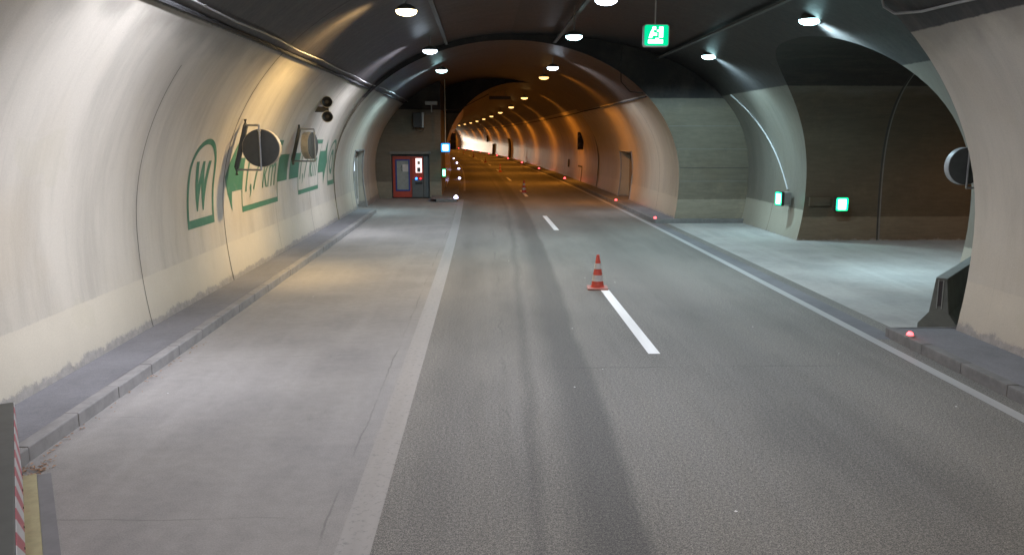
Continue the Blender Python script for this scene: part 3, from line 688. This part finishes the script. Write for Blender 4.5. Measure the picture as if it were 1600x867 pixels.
MB().box(.26, -.07, .05, .5, .1, 2.2).build('side_panel', M['doorgrey'], t2, bevel=.01)
MB().box(-.15, -.1, 1.35, .17, -.082, 2.1).build('lit_window', M['e_cab'], t2)
MB().box(-.06, -.108, 1.78, .08, -.102, 1.95).build('notice', M['beige'], t2)
MB().box(-.08, -.112, 1.38, .10, -.103, 1.62).build('phone', M['doorgrey'], t2)
MB().lathe([(.06, -.085), (.05, -.12), (0, -.125)], 14, c=(-.13, 0, 1.04), axis='y').build('button', M['e_btnblue'], t2)
MB().lathe([(.05, -.085), (.04, -.12), (0, -.125)], 14, c=(.09, 0, 1.04), axis='y').build('button', M['e_btnred'], t2)
MB().box(-.18, -.11, .74, .2, -.062, .86).build('shelf', M['black'], t2)
# things on the shelter wall
t = empty('surveillance_camera', (bx(-2.55, 42.7), 42.7, 4.78), 0, 'grey surveillance camera on a bracket above the shelter wall', 'camera')
MB().box(-.32, -.16, .06, .3, .12, .24).build('camera_body', M['steel'], t, bevel=.02)
MB().tube([(.0, 0, .06), (.0, 0, -.28), (.0, .3, -.28)], .04, 8).build('bracket', M['steel'], t)
t = empty('speaker_box', (bx(-3.25, 42.72), 42.72, 4.05), 0, 'black loudspeaker box with a looped cable on the shelter wall', 'loudspeaker')
MB().box(-.26, -.2, -.36, .2, .26, .4).build('speaker_case', M['black'], t, bevel=.02)
MB().box(.2, -.1, -.36, .3, .26, .4).build('side_bracket', M['steel'], t)
MB().tube([(-.15, 0, -.36), (-.1, 0, -.52), (.1, 0, -.58), (.27, 0, -.5), (.28, 0, -.3)], .014, 6).build('loop_cable', M['cable'], t)
# glazed door in the left niche
t = empty('glazed_door', (bx(-5.80, 36.4), 36.4, 0), R(90), 'pale glazed double door recessed in the far left wall', 'door')
for a in (-1.4, 0.02):
    lf = MB().box(a, -.03, .15, a+.12, .03, 2.5).box(a+1.24, -.03, .15, a+1.36, .03, 2.5).box(a+.12, -.03, 2.36, a+1.24, .03, 2.5).box(a+.12, -.03, .15, a+1.24, .03, .4).build('door_leaf', M['whitemetal'], t, bevel=.006)
    MB().box(a+.12, -.01, .4, a+1.24, .01, 2.36).build('pane', M['glasspane'], lf)
    MB().box(a+.3, -.016, 1.7, a+.6, -.012, 2.3).build('lit_strip', M['e_door'], lf)
# brown door in the right niche
t = empty('recessed_door', (bx(7.8, 41.05), 41.05, 0), R(90), 'brown door recessed in the right wall next to the bright vault edge', 'door')
mb = MB().box(-1.5, .0, .15, 1.5, .05, 2.45); mb.build('door_leaf', M['oak'], t, bevel=.01)
MB().box(-.04, -.02 + .07, .15, .04, .08, 2.45).build('centre_post', M['beige'], t)
MB().box(1.42, .05, .15, 1.5, .1, 2.45).box(-1.5, .05, .15, -1.42, .1, 2.45).build('frame', M['beige'], t)

# ------------------------------------------------------------------ traffic signals on the walls
def signal(x, y, z, rz, label, n=2, group=None):
    t = empty('traffic_signal', (bx(x, y), y, z), byaw(y)+rz, label, 'traffic signal', group)
    hh = .56*n
    MB().box(-.2, -.02, -hh/2-.03, .2, .14, hh/2+.03).build('housing', M['black'], t, bevel=.02)
    for i in range(n):
        zc = (i-(n-1)/2)*.55
        v_ = MB().lathe([(.15, -.02), (.15, -.2)], 16, c=(0, 0, zc), axis='y').build('visor', M['black'], t)
        MB().lathe([(.14, -.03), (0, -.04)], 16, c=(0, 0, zc), axis='y').build('lens', M['darkgrey'], v_)
    s_ = 1 if x > 0 else -1
    MB().box(min(0, s_*.7), .14, -.05, max(0, s_*.7), .2, .05).build('wall_arm', M['black'], t)
    return t
signal(6.95, 55.3, 2.95, 0, 'black signal head on the right wall before the recessed hatch', 2)
signal(-1.72, 59, 2.9, 0, 'black signal head at left beyond the blue lit sign', 2)
signal(6.95, 158, 2.9, 0, 'tiny dark signal head far down the right wall', 2)
o = setp(wallbox(None, CR, 120, 121.4, .15, 3.0, .3, 'darkgrey', 'wall_cabinet'), 'tall dark cabinet far down the right wall', 'cabinet')
o = setp(wallbox(None, CR, 148, 149.2, .15, 2.0, .3, 'darkgrey', 'wall_cabinet'), 'lower dark cabinet beyond the tall one on right wall', 'cabinet')
t = empty('gantry_box', (bx(1.6, 58), 58, 5.9), byaw(58), 'grey box under the ceiling left of the second orange lamp', 'ceiling box')
MB().box(-.75, -.3, -.1, .75, .3, .12).build('box_body', M['tray'], t, bevel=.02); MB().tube([(-.4, 0, .1), (-.4, 0, .5)], .02, 6).tube([(.4, 0, .1), (.4, 0, .5)], .02, 6).build('hanger', M['steel'], t)

# ------------------------------------------------------------------ kerb studs
def stud(x, y, z, kind, label, group, k=1., glow=1.):
    t = empty('kerb_light', (bx(x, y), y, z), byaw(y), label, 'kerb light', group)
    MB().lathe([(.075*k, 0), (.07*k, .03), (0, .032)], 14).build('stud_body', M['steel'], t, smooth=True)
    MB().lathe([(.05*k, .032), (.045*k, .06*k), (.025*k, .08*k), (0, .085*k)], 12).build('lens', M['e_'+kind], t, smooth=True)
    l_ = bpy.data.lights.new('stud_glow', 'POINT'); l_.energy = .3*glow; l_.color = (1,.08,.1) if kind == 'red' else (.6,.65,1); l_.shadow_soft_size = .04
    lo = bpy.data.objects.new('stud_glow', l_); COL.objects.link(lo); lo.parent = t; lo.location = (0, -.08, .16)
GR, GW = 'red kerb lights along the right kerb', 'blue white kerb lights along the left kerb'
stud(6.55, 11.95, .155, 'red', 'red kerb light at the tip of the near right walkway', GR)
stud(6.30+.15, 30.2, .155, 'red', 'red kerb light at the corner of the bay kerb', GR, 1.1)
stud(6.48, 39, .15, 'red', 'red kerb light just past the bay kerb corner, before the recessed door', GR, 1.2)
for i, y in enumerate((59.8, 78.8, 97, 116, 134.6, 150, 168, 186, 204, 222)):
    stud(6.46, y, .15, 'red', ORD[i+1]+' red kerb light, counted from the nearest, along the right kerb', GR, 1.6 if y < 90 else 1.9, 2)
stud(-1.3, 40.7, .152, 'blue', 'brightest blue white kerb light at the nose of the far left walkway', GW, 2.0, 3)
for i, y in enumerate((59.6, 78.3, 95.5, 114.7, 140)):
    stud(-1.3, y, .152, 'blue', (['second']+ORD)[i]+' blue white kerb light from the nearest, beyond the far left walkway nose', GW, 1.8, 2)

# ------------------------------------------------------------------ traffic cones
def cone(x, y, label, first=None):
    t = empty('traffic_cone', (bx(x, y), y, .004), R(random.uniform(-20, 20)), label, 'traffic cone', 'traffic cones along the centre line')
    if first:
        for ch in first.children:
            c = ch.copy(); COL.objects.link(c); c.parent = t
        return t
    MB().box(-.22, -.22, 0, .22, .22, .035).build('cone_base', M['cone_base'], t, bevel=.012)
    rr = lambda h: .145-(.145-.032)*(h/.72)
    def seg(a, b, o=0): return [(rr(a)+o, a), (rr(b)+o, b)]
    MB().lathe([(.165, .03), (.155, .045)]+seg(.045, .72)+[(.03, .73), (0, .73)], 28).build('cone_body', M['cone_red'], t, smooth=True)
    for a, b in ((.17, .30), (.43, .55)):
        MB().lathe(seg(a, b, .004), 28).build('reflective_band', M['cone_white'], t, smooth=True)
    return t
c0 = cone(2.38, 16.95, 'nearest orange and white traffic cone at the end of a lane dash')
cone(2.55, 47.2, 'second nearest traffic cone, small, in the orange lit stretch', c0)
for y, lb_ in ((75.6, 'third traffic cone, tiny, dark against the orange lit road'), (104, 'fourth traffic cone in the receding line, tiny and dark'), (133, 'distant speck-like traffic cone near the bend'), (161, 'farthest traffic cone, hardly visible at the bend')):
    cone(2.5, y, lb_, c0)

# ------------------------------------------------------------------ concrete barrier in the side bay
dirv = Vector((1.7, 2.0)).normalized(); ang = math.atan2(dirv.y, dirv.x)
t = empty('concrete_barrier', (7.57, 12.98, 0), ang, 'dark concrete barrier with a slotted end beside the right pier', 'barrier')
prof = [(-.31, .0), (-.31, .09), (-.15, .30), (-.085, .88), (.085, .88), (.15, .30), (.31, .09), (.31, .0)]
n = len(prof)
a = [(0, x, z) for x, z in prof]; b = [(3.2, x, z) for x, z in prof]
MB().add(a+b, [tuple(range(n)), tuple(range(n, 2*n))]+[(i, (i+1) % n, n+(i+1) % n, n+i) for i in range(n)]).build('barrier_body', M['concrete'], t, bevel=.012)
MB().box(0.0, -.085, .885, 3.2, .085, .893).build('pale_top', M['concrete_top'], t)
MB().box(-.012, -.03, .42, .0, .03, .84).build('end_slot', M['black'], t)
MB().box(-.02, -.045, .38, -.003, -.03, .86).box(-.02, .03, .38, -.003, .045, .86).build('slot_rim', M['concrete_top'], t)

# ------------------------------------------------------------------ striped barrier at lower left
A = Vector((-4.40, 7.33)); Bq = Vector((-3.55, 5.84)); dr = (Bq-A).normalized(); ang = math.atan2(dr.y, dr.x); Ln = 3.4
t = empty('striped_barrier', (A.x, A.y, 0), ang, 'barrier with red and white striped face at the lower left corner', 'barrier')
# local +x runs toward the viewer, -y is away from the road? body on the wall side
sd = -1 if dr.x*(-1) > 0 else 1
side = Vector((-dr.y, dr.x)); inner = 1 if side.x < 0 else -1
def yb_(v): return v*inner
body = [(.0, .0), (.0, .78), (.75, .78), (.75, .0)]
def prism(pr, x0, x1, name, mat, bevel=0):
    n = len(pr); a = [(x0, yb_(y), z) for y, z in pr]; b = [(x1, yb_(y), z) for y, z in pr]
    return MB().add(a+b, [tuple(range(n)), tuple(range(n, 2*n))]+[(i, (i+1) % n, n+(i+1) % n, n+i) for i in range(n)]).build(name, M[mat], t, bevel=bevel)
prism(body, .0, Ln, 'barrier_body', 'darkgrey', .01)
prism([(-.001, .03), (-.001, .775), (-.006, .775), (-.006, .03)], .01, Ln, 'striped_sheet', 'chevron')
prism([(-.12, .0), (-.12, .03), (-.002, .03), (-.002, .0)], -.05, Ln, 'yellow_foot', 'yellow', .005)
prism([(-.24, .0), (-.24, .012), (-.122, .012), (-.122, .0)], -.05, Ln, 'base_pad', 'padgrey')
for i in range(8):
    MB().lathe([(.012, 0), (.01, .006), (0, .007)], 8, c=(.15+.4*i, yb_(-.006) , .12), axis='y').build('rivet', M['black'], t)

# leaves and grit by the left kerb
mb = MB()
for i in range(150):
    if i < 70: x, y = -4.38+random.gauss(0, .07), 7.55+random.gauss(0, .1)
    else: x, y = -4.55+abs(random.gauss(0, .07)), random.uniform(7.4, 12.5)
    r = random.uniform(.008, .03); a = random.uniform(0, 6.28); z = .005+random.uniform(0, .02)
    mb.add([(x+r*math.cos(a), y+r*math.sin(a), z), (x+r*.5*math.cos(a+1.8), y+r*.5*math.sin(a+1.8), z+.008), (x-r*math.cos(a), y-r*math.sin(a), z+.004), (x+r*.5*math.cos(a-1.8), y+r*.5*math.sin(a-1.8), z+.01)], [(0,1,2,3)])
setp(mb.build('dry_leaves', M['leaf'], merge=False), 'dry leaves and grit gathered along the left kerb', 'litter', kind='stuff')
mb = MB()
for i in range(18):
    x, y = random.uniform(-4.2, 6), random.uniform(5, 24); r = random.uniform(.005, .012)
    mb.add([(x-r*1.6, y, .007), (x, y-r, .009), (x+r*1.6, y, .007), (x, y+r, .012)], [(0,1,2,3)])
setp(mb.build('paint_flecks', M['paint'], merge=False), 'scattered pale chips lying on the road surface', 'litter', kind='stuff')

# ------------------------------------------------------------------ oncoming car round the bend, its headlights wash the far wall
cy = 244; t = empty('oncoming_car', (bx(.8, cy), cy, 0), byaw(cy), 'dark car with headlights on, mostly hidden round the bend', 'car')
pr = [(-2.1, .3), (-2.1, .75), (-1.2, .9), (-.6, 1.4), (1.0, 1.42), (1.7, .95), (2.1, .9), (2.1, .3)]; n = len(pr)
a = [(-.85, y, z) for y, z in pr]; b = [(.85, y, z) for y, z in pr]
MB().add(a+b, [tuple(range(n)), tuple(range(n, 2*n))]+[(i, (i+1) % n, n+(i+1) % n, n+i) for i in range(n)]).build('body', M['carpaint'], t, bevel=.06)
for x in (-.82, .82):
    for y in (-1.3, 1.35): MB().lathe([(0, -.1), (.31, -.1), (.32, 0), (.31, .1), (0, .1)], 20, c=(x, y, .32), axis='x').build('wheel', M['rubber'], t)
for x in (-.62, .62):
    MB().lathe([(.11, -2.1), (.09, -2.13), (0, -2.14)], 14, c=(x, 0, .66), axis='y').build('headlight', M['e_head'], t)
    l_ = bpy.data.lights.new('headlight_beam', 'SPOT'); l_.energy = 900; l_.spot_size = R(34); l_.spot_blend = .7; l_.color = (1,.86,.66); l_.shadow_soft_size = .08
    lo = bpy.data.objects.new('headlight_beam', l_); COL.objects.link(lo); lo.parent = t; lo.location = (x, -2.25, .7); lo.rotation_euler = (R(92), 0, R(180))
